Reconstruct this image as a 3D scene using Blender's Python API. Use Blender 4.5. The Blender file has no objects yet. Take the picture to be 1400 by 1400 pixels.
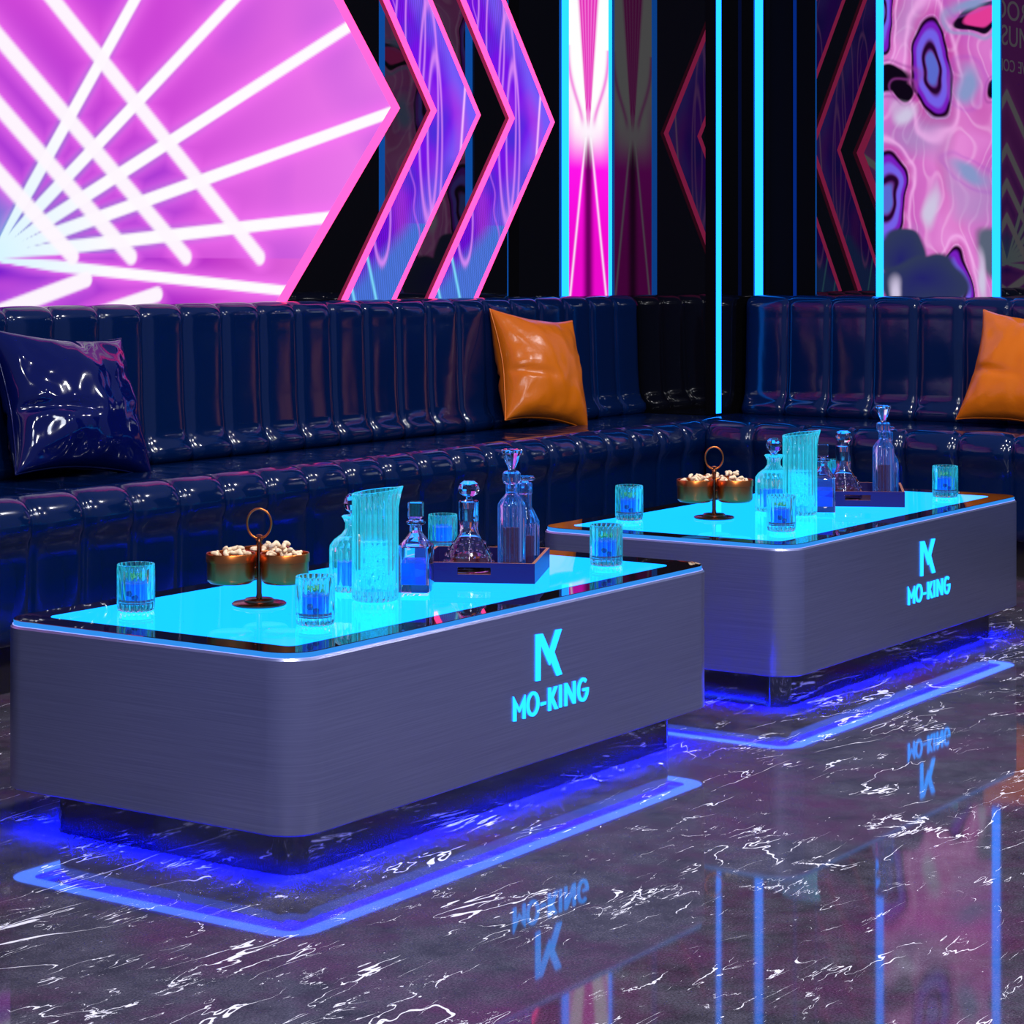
import bpy, math, random
from mathutils import Vector, Matrix, noise
from mathutils.geometry import tessellate_polygon
random.seed(7)
C = bpy.context.scene.collection
PI = math.pi

# ------------------------------------------------------------------ helpers
def lin(r, g, b, k=1.0):
    def f(c):
        c /= 255.0
        return c/12.92 if c <= .04045 else ((c+.055)/1.055)**2.4
    return (f(r)*k, f(g)*k, f(b)*k, 1.0)

def mesh_obj(name, verts, faces, mat=None, parent=None, smooth=False, loc=(0,0,0), rotz=0, mats=None, fm=None, kind=None):
    me = bpy.data.meshes.new(name)
    me.from_pydata([tuple(v) for v in verts], [], [tuple(f) for f in faces])
    me.update()
    o = bpy.data.objects.new(name, me)
    C.objects.link(o)
    if mats:
        for m in mats: me.materials.append(m)
        for p, i in zip(me.polygons, fm): p.material_index = i
    elif mat: me.materials.append(mat)
    if smooth:
        if smooth is True:
            me.polygons.foreach_set('use_smooth', [True]*len(me.polygons))
        else:
            me.polygons.foreach_set('use_smooth', [True]*len(me.polygons))
            me.set_sharp_from_angle(angle=math.radians(smooth))
    o.location = loc; o.rotation_euler = (0, 0, rotz)
    if parent: o.parent = parent
    if kind: o['kind'] = kind
    return o

def thing(name, label, cat, loc=(0,0,0), rotz=0, group=None):
    o = bpy.data.objects.new(name, None); C.objects.link(o)
    o.empty_display_size = .02
    o.location = loc; o.rotation_euler = (0,0,rotz)
    o['label'] = label; o['category'] = cat
    if group: o['group'] = group
    return o

def tag(o, label, cat, group=None, kind=None):
    o['label'] = label; o['category'] = cat
    if group: o['group'] = group
    if kind: o['kind'] = kind
    return o

def struct(o):
    o['kind'] = 'structure'; return o

def children(o): return [c for c in bpy.data.objects if c.parent == o]

def dup(root, off, label=None):
    def cp(o, par):
        c = o.copy(); C.objects.link(c)
        if par: c.parent = par
        for ch in children(o): cp(ch, c)
        return c
    r = cp(root, None)
    r.location = Vector(root.location) + Vector(off)
    if label: r['label'] = label
    return r

def box(x0, x1, y0, y1, z0, z1):
    v = [(x0,y0,z0),(x1,y0,z0),(x1,y1,z0),(x0,y1,z0),(x0,y0,z1),(x1,y0,z1),(x1,y1,z1),(x0,y1,z1)]
    f = [(0,3,2,1),(4,5,6,7),(0,1,5,4),(1,2,6,5),(2,3,7,6),(3,0,4,7)]
    return v, f

class MB:
    def __init__(s): s.v=[]; s.f=[]; s.m=[]
    def add(s, vf, mat=0, M=None):
        v, f = vf; n = len(s.v)
        s.v += [tuple(M @ Vector(p)) if M else tuple(p) for p in v]
        s.f += [tuple(i+n for i in q) for q in f]; s.m += [mat]*len(f)
        return s

def rrect(x0, x1, y0, y1, r, n=14):
    pts = []
    for cx, cy, a0 in ((x1-r,y1-r,0),(x0+r,y1-r,90),(x0+r,y0+r,180),(x1-r,y0+r,270)):
        for i in range(n+1):
            a = math.radians(a0+90*i/n); pts.append((cx+r*math.cos(a), cy+r*math.sin(a)))
    return pts

def prism(levels, cap=True, capbot=True):
    """levels: list of (outline, z) with equal point counts"""
    v=[]; f=[]; n=len(levels[0][0])
    for pts, z in levels: v += [(x,y,z) for x,y in pts]
    for k in range(len(levels)-1):
        for i in range(n):
            j=(i+1)%n; f.append((k*n+i, k*n+j, (k+1)*n+j, (k+1)*n+i))
    if capbot: f.append(tuple(reversed(range(n))))
    if cap: f.append(tuple(range((len(levels)-1)*n, len(levels)*n)))
    return v, f

def ring(outer, inner, z0, z1):
    n=len(outer); v=[(x,y,z0) for x,y in outer]+[(x,y,z0) for x,y in inner]+[(x,y,z1) for x,y in outer]+[(x,y,z1) for x,y in inner]
    f=[]
    for i in range(n):
        j=(i+1)%n
        f += [(i,n+i,n+j,j),(2*n+i,2*n+j,3*n+j,3*n+i),(i,j,2*n+j,2*n+i),(n+i,3*n+i,3*n+j,n+j)]
    return v,f

def lathe(prof, n=48, rib=None, closed=False):
    """prof (r,z); rib=(count, amp, i0, i1) flutes applied to profile indices i0..i1"""
    v=[]; f=[]; rows=[]
    for k,(r,z) in enumerate(prof):
        if r < 1e-6:
            rows.append([len(v)]); v.append((0,0,z))
        else:
            row=[]
            for i in range(n):
                a=2*PI*i/n; rr=r
                if rib and rib[2] <= k <= rib[3]:
                    rr = r - rib[1]*(1-abs(math.cos(rib[0]*a/2)))**1.0*1.2
                row.append(len(v)); v.append((rr*math.cos(a), rr*math.sin(a), z))
            rows.append(row)
    for k in range(len(rows)-1):
        a,b=rows[k],rows[k+1]
        for i in range(n):
            j=(i+1)%n
            if len(a)==1 and len(b)==1: continue
            if len(a)==1: f.append((a[0],b[j],b[i]))
            elif len(b)==1: f.append((a[i],a[j],b[0]))
            else: f.append((a[i],a[j],b[j],b[i]))
    return v,f

def tube(path, r, n=10, closed=False):
    P=[Vector(p) for p in path]; m=len(P); v=[]; f=[]
    up=Vector((0,0,1)); prev=None
    for i,p in enumerate(P):
        if closed: t=(P[(i+1)%m]-P[i-1]).normalized()
        else: t=(P[min(i+1,m-1)]-P[max(i-1,0)]).normalized()
        if prev is None:
            a = t.cross(up)
            if a.length<1e-3: a=t.cross(Vector((1,0,0)))
            a.normalize()
        else: a=(prev-t*prev.dot(t)).normalized()
        prev=a; b=t.cross(a)
        rr = r(i/(m-1)) if callable(r) else r
        for k in range(n):
            an=2*PI*k/n; q=p+a*math.cos(an)*rr+b*math.sin(an)*rr; v.append(tuple(q))
    for i in range(m if closed else m-1):
        j=(i+1)%m
        for k in range(n):
            l=(k+1)%n; f.append((i*n+k,i*n+l,j*n+l,j*n+k))
    if not closed:
        f.append(tuple(reversed(range(n)))); f.append(tuple(range((m-1)*n,m*n)))
    return v,f

def ico(r=1, sub=2):
    import bmesh
    bm=bmesh.new(); bmesh.ops.create_icosphere(bm, subdivisions=sub, radius=r)
    v=[tuple(x.co) for x in bm.verts]; f=[tuple(y.index for y in x.verts) for x in bm.faces]
    bm.free(); return v,f

# ------------------------------------------------------------------ materials
def new_mat(name):
    m=bpy.data.materials.new(name); m.use_nodes=True
    nt=m.node_tree
    return m, nt, nt.nodes['Principled BSDF']

def pmat(name, col, rough=.5, metal=0, ior=1.5, trans=0, emit=None, estr=0, coat=0, spec=None):
    m,nt,b=new_mat(name)
    b.inputs['Base Color'].default_value=col; b.inputs['Roughness'].default_value=rough
    b.inputs['Metallic'].default_value=metal; b.inputs['IOR'].default_value=ior
    b.inputs['Transmission Weight'].default_value=trans
    if coat: b.inputs['Coat Weight'].default_value=coat; b.inputs['Coat Roughness'].default_value=.03
    if spec is not None: b.inputs['Specular IOR Level'].default_value=spec
    if emit: b.inputs['Emission Color'].default_value=emit; b.inputs['Emission Strength'].default_value=estr
    return m

def emat(name, col, s=1.0):
    m=bpy.data.materials.new(name); m.use_nodes=True; nt=m.node_tree
    nt.nodes.clear()
    e=nt.nodes.new('ShaderNodeEmission'); o=nt.nodes.new('ShaderNodeOutputMaterial')
    e.inputs[0].default_value=col; e.inputs[1].default_value=s
    nt.links.new(e.outputs[0], o.inputs[0]); return m

def vcol_mat(name, s=1.0):
    m=bpy.data.materials.new(name); m.use_nodes=True; nt=m.node_tree; nt.nodes.clear()
    a=nt.nodes.new('ShaderNodeAttribute'); a.attribute_name='Col'
    e=nt.nodes.new('ShaderNodeEmission'); o=nt.nodes.new('ShaderNodeOutputMaterial')
    e.inputs[1].default_value=s
    nt.links.new(a.outputs['Color'], e.inputs[0]); nt.links.new(e.outputs[0], o.inputs[0]); return m

def add_noise_bump(m, scale, strength, dist=.01, stretch=None, detail=4):
    nt=m.node_tree; b=nt.nodes['Principled BSDF']
    tc=nt.nodes.new('ShaderNodeTexCoord'); mp=nt.nodes.new('ShaderNodeMapping')
    n=nt.nodes.new('ShaderNodeTexNoise'); bu=nt.nodes.new('ShaderNodeBump')
    if stretch: mp.inputs['Scale'].default_value=stretch
    n.inputs['Scale'].default_value=scale; n.inputs['Detail'].default_value=detail
    bu.inputs['Strength'].default_value=strength; bu.inputs['Distance'].default_value=dist
    L=nt.links.new
    L(tc.outputs['Object'],mp.inputs[0]); L(mp.outputs[0],n.inputs['Vector']); L(n.outputs['Fac'],bu.inputs['Height']); L(bu.outputs[0],b.inputs['Normal'])
    return n

LED = (.03, .80, 4.0, 1)
M = {}
M['led'] = emat('cyan_led', LED, 1)
M['led_reflect'] = emat('painted_led_reflection', (.001,.02,.2,1), 1)
M['logo'] = emat('cyan_logo_glow', (.03,.95,3.5,1), 1)
M['neon'] = emat('pink_neon', (3.0,.15,.74,1), 1)
M['mirror'] = pmat('black_mirror', (.0025,.0025,.003,1), .0, ior=1.6)
M['matte'] = pmat('black_matte', (.003,.003,.004,1), .7, spec=0)
M['sofa'] = pmat('navy_vinyl', (.0003,.0080,.046,1), .12, ior=1.5)
add_noise_bump(M['sofa'], 6, .05, .02)
M['plinth'] = pmat('dark_plinth', (.006,.003,.002,1), .6)
M['orange'] = pmat('orange_vinyl', (.60,.135,.002,1), .27, ior=1.4)
add_noise_bump(M['orange'], 9, .25, .02)
M['navyp'] = pmat('navy_patent_vinyl', (.0008,.003,.055,1), .08, ior=1.5)
add_noise_bump(M['navyp'], 3, .12, .03)
M['glassblack'] = pmat('black_glass_top', (.006,.004,.006,1), .015, ior=1.5)
M['panel'] = pmat('cyan_light_panel', (.0,.02,.03,1), .02, ior=1.45, emit=(.010,.66,2.6,1), estr=1)
M['glassedge'] = emat('painted_glass_edge_glow', (.03,.27,.85,1), 1)  # glow of the glass edge painted in as emission
M['edge_line'] = emat('white_edge_light', (.45,.55,1.8,1), 1)
M['under'] = emat('underside_glow', (.3,1.0,5.5,1), 1)
M['deep'] = emat('deep_blue_glow', (.0,.25,380,1), 1)
M['base'] = pmat('dark_mirror_base', (.16,.16,.26,1), .06, metal=1)
M['glass'] = pmat('clear_glass', (.86,.95,1,1), 0, ior=1.46, trans=1)
M['cryst'] = pmat('crystal_glass', (.9,.9,1,1), 0, ior=1.6, trans=1)
def painted_glow_glass(name,tint,glow,lo,hi,ior=1.46,ribs=0):  # emission paints the table panel's light into glass and liquid
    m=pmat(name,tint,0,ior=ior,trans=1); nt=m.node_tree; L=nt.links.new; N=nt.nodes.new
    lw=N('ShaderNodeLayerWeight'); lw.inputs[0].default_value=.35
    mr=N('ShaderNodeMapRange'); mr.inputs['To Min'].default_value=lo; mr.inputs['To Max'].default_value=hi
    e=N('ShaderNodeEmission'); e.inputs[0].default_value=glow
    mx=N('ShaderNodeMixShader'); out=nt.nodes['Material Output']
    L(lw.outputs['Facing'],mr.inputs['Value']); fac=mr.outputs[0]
    if ribs:  # streaks of that painted light follow the ribs
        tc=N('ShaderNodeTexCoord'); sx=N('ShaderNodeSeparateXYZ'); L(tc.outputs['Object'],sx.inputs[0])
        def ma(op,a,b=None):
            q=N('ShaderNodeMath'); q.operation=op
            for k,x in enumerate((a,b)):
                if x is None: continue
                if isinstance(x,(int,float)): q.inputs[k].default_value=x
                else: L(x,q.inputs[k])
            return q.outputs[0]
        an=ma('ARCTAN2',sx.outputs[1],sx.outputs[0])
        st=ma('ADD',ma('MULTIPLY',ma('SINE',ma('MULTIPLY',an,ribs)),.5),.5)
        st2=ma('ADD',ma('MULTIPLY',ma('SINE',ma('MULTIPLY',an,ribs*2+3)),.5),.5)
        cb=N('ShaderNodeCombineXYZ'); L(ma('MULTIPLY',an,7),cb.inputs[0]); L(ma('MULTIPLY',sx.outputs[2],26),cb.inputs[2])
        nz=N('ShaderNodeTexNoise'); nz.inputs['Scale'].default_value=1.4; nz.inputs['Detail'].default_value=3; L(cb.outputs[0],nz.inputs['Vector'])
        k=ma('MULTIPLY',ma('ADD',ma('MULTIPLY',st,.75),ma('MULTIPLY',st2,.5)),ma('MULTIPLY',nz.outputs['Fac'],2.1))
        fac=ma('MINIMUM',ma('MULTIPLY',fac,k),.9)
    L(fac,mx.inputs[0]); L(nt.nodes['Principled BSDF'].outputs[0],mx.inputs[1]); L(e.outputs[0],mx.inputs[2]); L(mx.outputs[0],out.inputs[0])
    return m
M['pglass']=painted_glow_glass('painted_cyan_glow_glass',(.8,1,1,1),(.03,.80,1.15,1),.15,.6,ribs=24)
M['bglass']=painted_glow_glass('ribbed_bottle_glass',(.75,.85,1,1),(.0,.14,.7,1),.02,.42,ribs=18)
M['tglass']=painted_glow_glass('painted_glow_tumbler_glass',(.85,1,1,1),(.02,.72,1.0,1),.05,.5,ribs=20)
M['drink'] = pmat('blue_drink', (.004,.05,.75,1), .1, trans=.35, ior=1.33, emit=(.0,.05,.8,1), estr=.35)  # emission paints backlight from the cyan table top into the liquid
M['syrup'] = pmat('dark_red_syrup', (.12,.0,.05,1), .3)
M['clearliq'] = painted_glow_glass('clear_blue_liquid', (.5,.9,1,1), (.01,.45,.9,1), .15,.25, 1.33)
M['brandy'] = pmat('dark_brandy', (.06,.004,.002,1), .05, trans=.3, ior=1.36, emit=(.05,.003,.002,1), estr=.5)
M['mint'] = pmat('mint_green', (.006,.20,.05,1), .4, emit=(.0,.12,.05,1), estr=.5)  # small emission added to brighten the leaves
M['berry'] = pmat('blue_berry', (.0,.0,.35,1), .25)
M['ice'] = pmat('crushed_ice', (.3,.8,1,1), .12, trans=.5, ior=1.31, emit=(.03,.55,.9,1), estr=.45)  # emission paints cyan table light into the ice
M['bronze'] = pmat('brushed_bronze', (.62,.17,.035,1), .3, metal=1)
M['copper'] = pmat('dark_copper', (.26,.075,.03,1), .25, metal=1)
M['nut'] = pmat('cashew', (.80,.60,.36,1), .55)
add_noise_bump(M['nut'], 60, .2, .002)
M['walnut'] = pmat('walnut_painted_blue_spill', (.010,.006,.085,1), .35, spec=.3)  # blue spill of the cyan panel painted into the wood colour
M['walnutin'] = pmat('dark_red_walnut', (.035,.005,.003,1), .3)
add_noise_bump(M['walnut'], 8, .2, .003, (1,30,30))
M['walnutedge'] = pmat('walnut_edge', (.33,.12,.04,1), .4)

# brushed steel
m,nt,b = new_mat('brushed_steel'); M['steel']=m
b.inputs['Metallic'].default_value=.82; b.inputs['Roughness'].default_value=.30
b.inputs['Anisotropic'].default_value=.4
tc=nt.nodes.new('ShaderNodeTexCoord'); mp=nt.nodes.new('ShaderNodeMapping'); mp.inputs['Scale'].default_value=(2.5,2.5,260)
n=nt.nodes.new('ShaderNodeTexNoise'); n.inputs['Scale'].default_value=1.6; n.inputs['Detail'].default_value=5
cr=nt.nodes.new('ShaderNodeValToRGB'); cr.color_ramp.elements[0].position=.3; cr.color_ramp.elements[1].position=.7
cr.color_ramp.elements[0].color=(.27,.29,.48,1); cr.color_ramp.elements[1].color=(.34,.36,.57,1)
bu=nt.nodes.new('ShaderNodeBump'); bu.inputs['Strength'].default_value=.06; bu.inputs['Distance'].default_value=.002
L=nt.links.new
L(tc.outputs['Object'],mp.inputs[0]); L(mp.outputs[0],n.inputs['Vector']); L(n.outputs['Fac'],cr.inputs[0]); L(cr.outputs[0],b.inputs['Base Color'])
L(n.outputs['Fac'],bu.inputs['Height']); L(bu.outputs[0],b.inputs['Normal'])

# marble floor
def marble():
    m,nt,b=new_mat('dark_marble'); N=nt.nodes.new; L=nt.links.new
    b.inputs['Roughness'].default_value=.04; b.inputs['IOR'].default_value=1.29
    tc=N('ShaderNodeTexCoord')
    def mapping(scale,rot,loc=(0,0,0)):
        q=N('ShaderNodeMapping'); q.inputs['Scale'].default_value=scale; q.inputs['Rotation'].default_value=(0,0,math.radians(rot)); q.inputs['Location'].default_value=loc
        L(tc.outputs['Object'],q.inputs[0]); return q.outputs[0]
    def nz(vec,scale,detail=2,rough=.5,dist=0):
        q=N('ShaderNodeTexNoise'); q.inputs['Scale'].default_value=scale; q.inputs['Detail'].default_value=detail
        q.inputs['Roughness'].default_value=rough; q.inputs['Distortion'].default_value=dist
        L(vec,q.inputs['Vector']); return q.outputs['Fac']
    def ma(op,a,b_=None,c=None,clamp=False):
        q=N('ShaderNodeMath'); q.operation=op; q.use_clamp=clamp
        for i,x in enumerate((a,b_,c)):
            if x is None: continue
            if isinstance(x,(int,float)): q.inputs[i].default_value=x
            else: L(x,q.inputs[i])
        return q.outputs[0]
    def step(x,lo,hi):
        q=N('ShaderNodeMapRange'); q.clamp=True
        q.inputs['From Min'].default_value=lo; q.inputs['From Max'].default_value=hi
        L(x,q.inputs['Value']); return q.outputs[0]
    obj=mapping((1,1,1),0)
    # base colour mottling
    r1=N('ShaderNodeValToRGB'); e=r1.color_ramp.elements
    e[0].position=.3; e[0].color=lin(42,40,48); e[1].position=.72; e[1].color=lin(88,84,96)
    L(nz(obj,9,9,.72),r1.inputs[0])
    mx=N('ShaderNodeMix'); mx.data_type='RGBA'; mx.inputs['B'].default_value=lin(84,44,78)
    L(step(nz(mapping((1,1,1),30,(3,1,0)),2.6,8,.7),.46,.70),mx.inputs['Factor']); L(r1.outputs[0],mx.inputs['A'])
    # grain
    gr=step(nz(obj,260,3,.7),.36,.68)
    mg=N('ShaderNodeMix'); mg.data_type='RGBA'; mg.blend_type='MULTIPLY'; mg.inputs['Factor'].default_value=.9
    cg=N('ShaderNodeValToRGB'); cg.color_ramp.elements[0].color=(.45,.45,.45,1); cg.color_ramp.elements[1].color=(1.5,1.5,1.5,1)
    L(gr,cg.inputs[0]); L(mx.outputs['Result'],mg.inputs['A']); L(cg.outputs[0],mg.inputs['B'])
    # veins
    veins=[]
    def vein(rot,sc,loc,width,mask_s,mask_lo,dist=.6,stretch=(1,1,1)):
        v=mapping(stretch,rot,loc)
        a=ma('ABSOLUTE',ma('SUBTRACT',nz(v,sc,5,.55,dist),.5))
        w=ma('MULTIPLY',step(nz(mapping((1,1,1),rot,(loc[0]+5,loc[1],0)),mask_s,4,.6),mask_lo,mask_lo+.22),width)
        q=ma('DIVIDE',a,ma('ADD',w,1e-5))
        t=N('ShaderNodeMapRange'); t.clamp=True; t.inputs['From Min'].default_value=1.0; t.inputs['From Max'].default_value=.7
        L(q,t.inputs['Value']); veins.append(t.outputs[0])
    vein(-12,1.3,(0,0,0),.0105,2.6,.53,.5,(1,3.6,1))
    vein(30,1.6,(7,2,0),.0095,3.0,.55,.6,(.8,3.8,1))
    vein(78,1.5,(1,9,0),.010,3.0,.56,.4,(.8,3.8,1))
    vein(12,5,(4,4,0),.034,4.0,.60,.9,(1,2.6,1))
    vein(62,6,(14,4,0),.036,4.5,.61,.9,(1,2.8,1))
    vein(-50,3.5,(2,14,0),.017,4.0,.58,.7,(.7,3.5,1))
    sp=ma('MULTIPLY',step(nz(mapping((1,2.4,1),-15),48,3,.6),.70,.72),step(nz(obj,4,3,.6),.48,.56))
    veins.append(sp)
    sp2=ma('MULTIPLY',step(nz(mapping((1,2.8,1),40,(2,2,0)),22,4,.65),.71,.73),step(nz(obj,2.6,3,.6),.52,.60))
    veins.append(sp2)
    acc=veins[0]
    for x in veins[1:]: acc=ma('MAXIMUM',acc,x)
    mv=N('ShaderNodeMix'); mv.data_type='RGBA'; mv.inputs['B'].default_value=(.85,.83,.86,1)
    L(acc,mv.inputs['Factor']); L(mg.outputs['Result'],mv.inputs['A']); L(mv.outputs['Result'],b.inputs['Base Color'])
    return m
M['marble']=marble()

# ------------------------------------------------------------------ the room
YW, XR, XP, YP = 4.915, 8.40, 7.963, 4.412
struct(mesh_obj('floor', *box(-2,12,-4,7,-.05,0), M['marble']))
struct(mesh_obj('wall_left', *box(1.0,XP,YW,YW+.1,0,3.0), M['mirror']))
struct(mesh_obj('wall_right', *box(XR,XR+.1,.5,YW+.1,0,3.0), M['mirror']))
struct(mesh_obj('wall_corner', *box(XP,XR,YP,YW+.1,0,3.0), M['mirror']))
struct(mesh_obj('trim_1', *box(XR-.004,XR,4.196,4.4,.93,3.0), M['matte']))
struct(mesh_obj('trim_2', *box(XP-.003,XP,YP,4.462,.50,3.0), M['matte']))

def led(y0=None, label='', x0=0, x1=0, ya=0, yb=0, z0=.95, z1=3.0, mat='led'):
    o=mesh_obj('led_strip_or_reflection', *box(x0,x1,ya,yb,z0,z1), M[mat]); tag(o,label,'light strip'); return o
led(label='cyan light strip along the left edge of the narrow magenta panel', x0=7.599,x1=7.634,ya=YW-.012,yb=YW)
led(label='cyan light strip along the right edge of the narrow magenta panel', x0=7.944,x1=XP-.001,ya=YW-.012,yb=YW)
led(label='cyan light strip on the mirror column edge, running down to the seat', x0=XP-.006,x1=XP+.030,ya=YP-.004,yb=YP,z0=.505)
led(label='wide cyan light strip on the column just left of the right backrest', x0=8.285,x1=8.345,ya=YP-.006,yb=YP)
led(label='cyan light strip on the left edge of the pink abstract panel', x0=XR-.014,x1=XR,ya=3.886,yb=3.916)
led(label='cyan light strip on the right edge of the pink abstract panel', x0=XR-.014,x1=XR,ya=3.393,yb=3.422)
led(label='dim dark blue painted LED reflection on the black wall between column and zigzag reflections', x0=XR-.010,x1=XR-.0045,ya=4.277,yb=4.290,mat='led_reflect')  # glowing strip added to imitate a cyan strip's reflection in the wall

# ------------------------------------------------------------------ coloured screens (colour attributes computed per vertex)
def color_grid(name, pos, col, nu, nv, mat, parent=None):
    v=[];f=[];cs=[]
    for j in range(nv+1):
        for i in range(nu+1):
            u=i/nu; w=j/nv
            p=pos(u,w); v.append(p); cs.append(col(u,w,p))
    W=nu+1
    for j in range(nv):
        for i in range(nu):
            a=j*W+i; f.append((a,a+1,a+W+1,a+W))
    o=mesh_obj(name,v,f,mat,parent)
    at=o.data.color_attributes.new('Col','FLOAT_COLOR','POINT')
    flat=[]
    for c in cs: flat += [c[0],c[1],c[2],1.0]
    at.data.foreach_set('color',flat)
    return o
def mixc(a,b,t):
    t=max(0,min(1,t)); return tuple(a[k]+(b[k]-a[k])*t for k in range(3))
def sstep(lo,hi,x):
    t=max(0,min(1,(x-lo)/(hi-lo))); return t*t*(3-2*t)
def seg_d(px,pz,a,b):
    dx,dz=b[0]-a[0],b[1]-a[1]; t=((px-a[0])*dx+(pz-a[1])*dz)/(dx*dx+dz*dz); t=max(0,min(1,t))
    return math.hypot(px-a[0]-t*dx,pz-a[1]-t*dz), t
def L3(r,g,b): return lin(r,g,b)[:3]

HC, HZ, HT = 4.565, 1.66, 6.502      # hexagon centre x, tip height, tip x
SL = .92                              # dx per dz along slanted sides
def hex_x(z, inset=0): return HT - inset - SL*abs(z-HZ)
VM = vcol_mat('screen_pixels')
scr = thing('hexagon_screen','large pink hexagonal wall screen showing white laser rays','screen',(HC,YW,0))
Z0,Z1=.93,2.78
rays=[((0,1.122),(.584+.35,1.916+.475)),((0,1.122),(1.045*1.5,1.122+.839*1.5)),((0,1.122),(1.64*1.3,1.122+.80*1.3)),((0,1.122),(1.825*1.2,1.122+.502*1.2)),((0,1.122),(1.477*1.5,1.122+.133*1.5)),((0,1.112),(1.302*1.2,1.116-.105*1.2))]
tris=[((0,2.076),(1.176,1.122)),((0,1.772),(.817,1.122)),((0,1.572),(.567,1.122)),((0,1.3765),(.317,1.122))]
dashes=[((-.1,.925),(.375,1.052)),((.36,.93),(.685,1.004)),((.55,.86),(1.0,.93))]
P1,P2,P3,PW=L3(112,20,205),L3(205,70,215),L3(236,120,235),(1.0,1.0,1.0)
def hexcol(u,w,p):
    x=abs(p[0]); z=p[2]
    r=math.hypot(x,z-1.12)
    if z>1.12:
        c=mixc(P1,P2,r/.75); c=mixc(c,P3,(x-.7)/1.0)
        nn=noise.noise(Vector((x*2.2,z*2.2,3)))
        c=mixc(c,P1,max(0,nn)*.8)
    else:
        c=mixc(P1,L3(190,50,200),(x-.1)/.9); nn=noise.noise(Vector((x*3,z*14,9))); c=mixc(c,L3(225,90,225),max(0,nn)*1.0)
        c=mixc(c,L3(225,100,220),(x-.9)/.5)
    # ray fan, blue edge then white core; thickness constant, near origin cyan
    best=0; halo=0; blue=0
    for k,(a,b) in enumerate(rays):
        d,t=seg_d(x,z,a,b)
        wd=.020 if k<5 else .017
        if r<.25: wd*=.35+.65*r/.25
        best=max(best,1-sstep(wd*.72,wd*1.25,d)); halo=max(halo,math.exp(-(d/(wd*2.4))**2))
        blue=max(blue,(1-sstep(wd*1.1,wd*2.2,d))*max(0,1-r/1.2) if z>1.13 else 0)
    wb=0
    for a,b in tris:
        d,t=seg_d(x,z,a,b); wb=max(wb,1-sstep(.018,.034,d)); halo=max(halo,math.exp(-(d/.055)**2))
    for a,b in dashes:
        d,t=seg_d(x,z,a,b); wb=max(wb,1-sstep(.018,.030,d)); halo=max(halo,.8*math.exp(-(d/.05)**2))
    c=mixc(c,L3(255,120,250),halo*.75)
    c=mixc(c,L3(70,110,200),blue*.75)
    if r<.22 and z>1.12: c=mixc(c,L3(110,190,235),.8*(1-r/.22))
    core=mixc((1,.97,1),L3(215,245,255),1-r/.5)
    c=mixc(c,core,best); c=mixc(c,(1,.93,1),wb*.97)
    return c
def hexpos(u,w):
    z=Z0+(Z1-Z0)*w; h=hex_x(z,.043)-HC
    return (-h+2*h*u,-.012,z)
color_grid('display',hexpos,hexcol,560,290,VM,scr)
def slab_xz(polys, y0, y1):
    mb=MB()
    for pts in polys:
        n=len(pts)
        tri=tessellate_polygon([[Vector((x,z,0)) for x,z in pts]])
        v=[(x,y0,z) for x,z in pts]+[(x,y1,z) for x,z in pts]
        f=[tuple(t) for t in tri]+[tuple(i+n for i in reversed(t)) for t in tri]+[(i,(i+1)%n,(i+1)%n+n,i+n) for i in range(n)]
        mb.add((v,f))
    return mb.v, mb.f
pol=[]
for s in (1,-1):
    pol.append([(s*(hex_x(Z1)-HC),Z1),(s*(HT-HC),HZ),(s*(hex_x(Z0)-HC),Z0),(s*(hex_x(Z0,.045)-HC),Z0),(s*(HT-.045-HC),HZ),(s*(hex_x(Z1,.045)-HC),Z1)])
pol.append([(-(hex_x(Z1)-HC),Z1),((hex_x(Z1)-HC),Z1),((hex_x(Z1)-HC),Z1+.04),(-(hex_x(Z1)-HC),Z1+.04)])
mesh_obj('neon_frame',*slab_xz(pol,-.02,-.001),M['neon'],scr)
# lettering on the upper part of the screen (seen mirrored in the right wall)
def text_mesh(s, size, loc, name, mat, parent, sx=1.0):
    cu=bpy.data.curves.new('t','FONT'); cu.body=s; cu.size=size; cu.align_x='CENTER'; cu.extrude=.001
    o=bpy.data.objects.new('t',cu); C.objects.link(o)
    dg=bpy.context.evaluated_depsgraph_get(); me=bpy.data.meshes.new_from_object(o.evaluated_get(dg))
    bpy.data.objects.remove(o)
    q=bpy.data.objects.new(name,me); C.objects.link(q); me.materials.clear(); me.materials.append(mat)
    q.rotation_euler=(PI/2,0,0); q.location=loc; q.scale=(sx,1,1); q.parent=parent; return q
M['text']=emat('screen_lettering',(.9,.75,.95,1),1)
for s,sz,x,z,sx in (('ROCK',.16,-.0,2.50,1.5),('MUSIC',.165,-.02,2.352,1.35),('LIVE',.098,-.27,2.205,1.2),('CONCERT',.098,.16,2.205,1.2)):
    text_mesh(s,sz,(x,-.0145,z),'lettering',M['text'],scr,sx)

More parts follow.
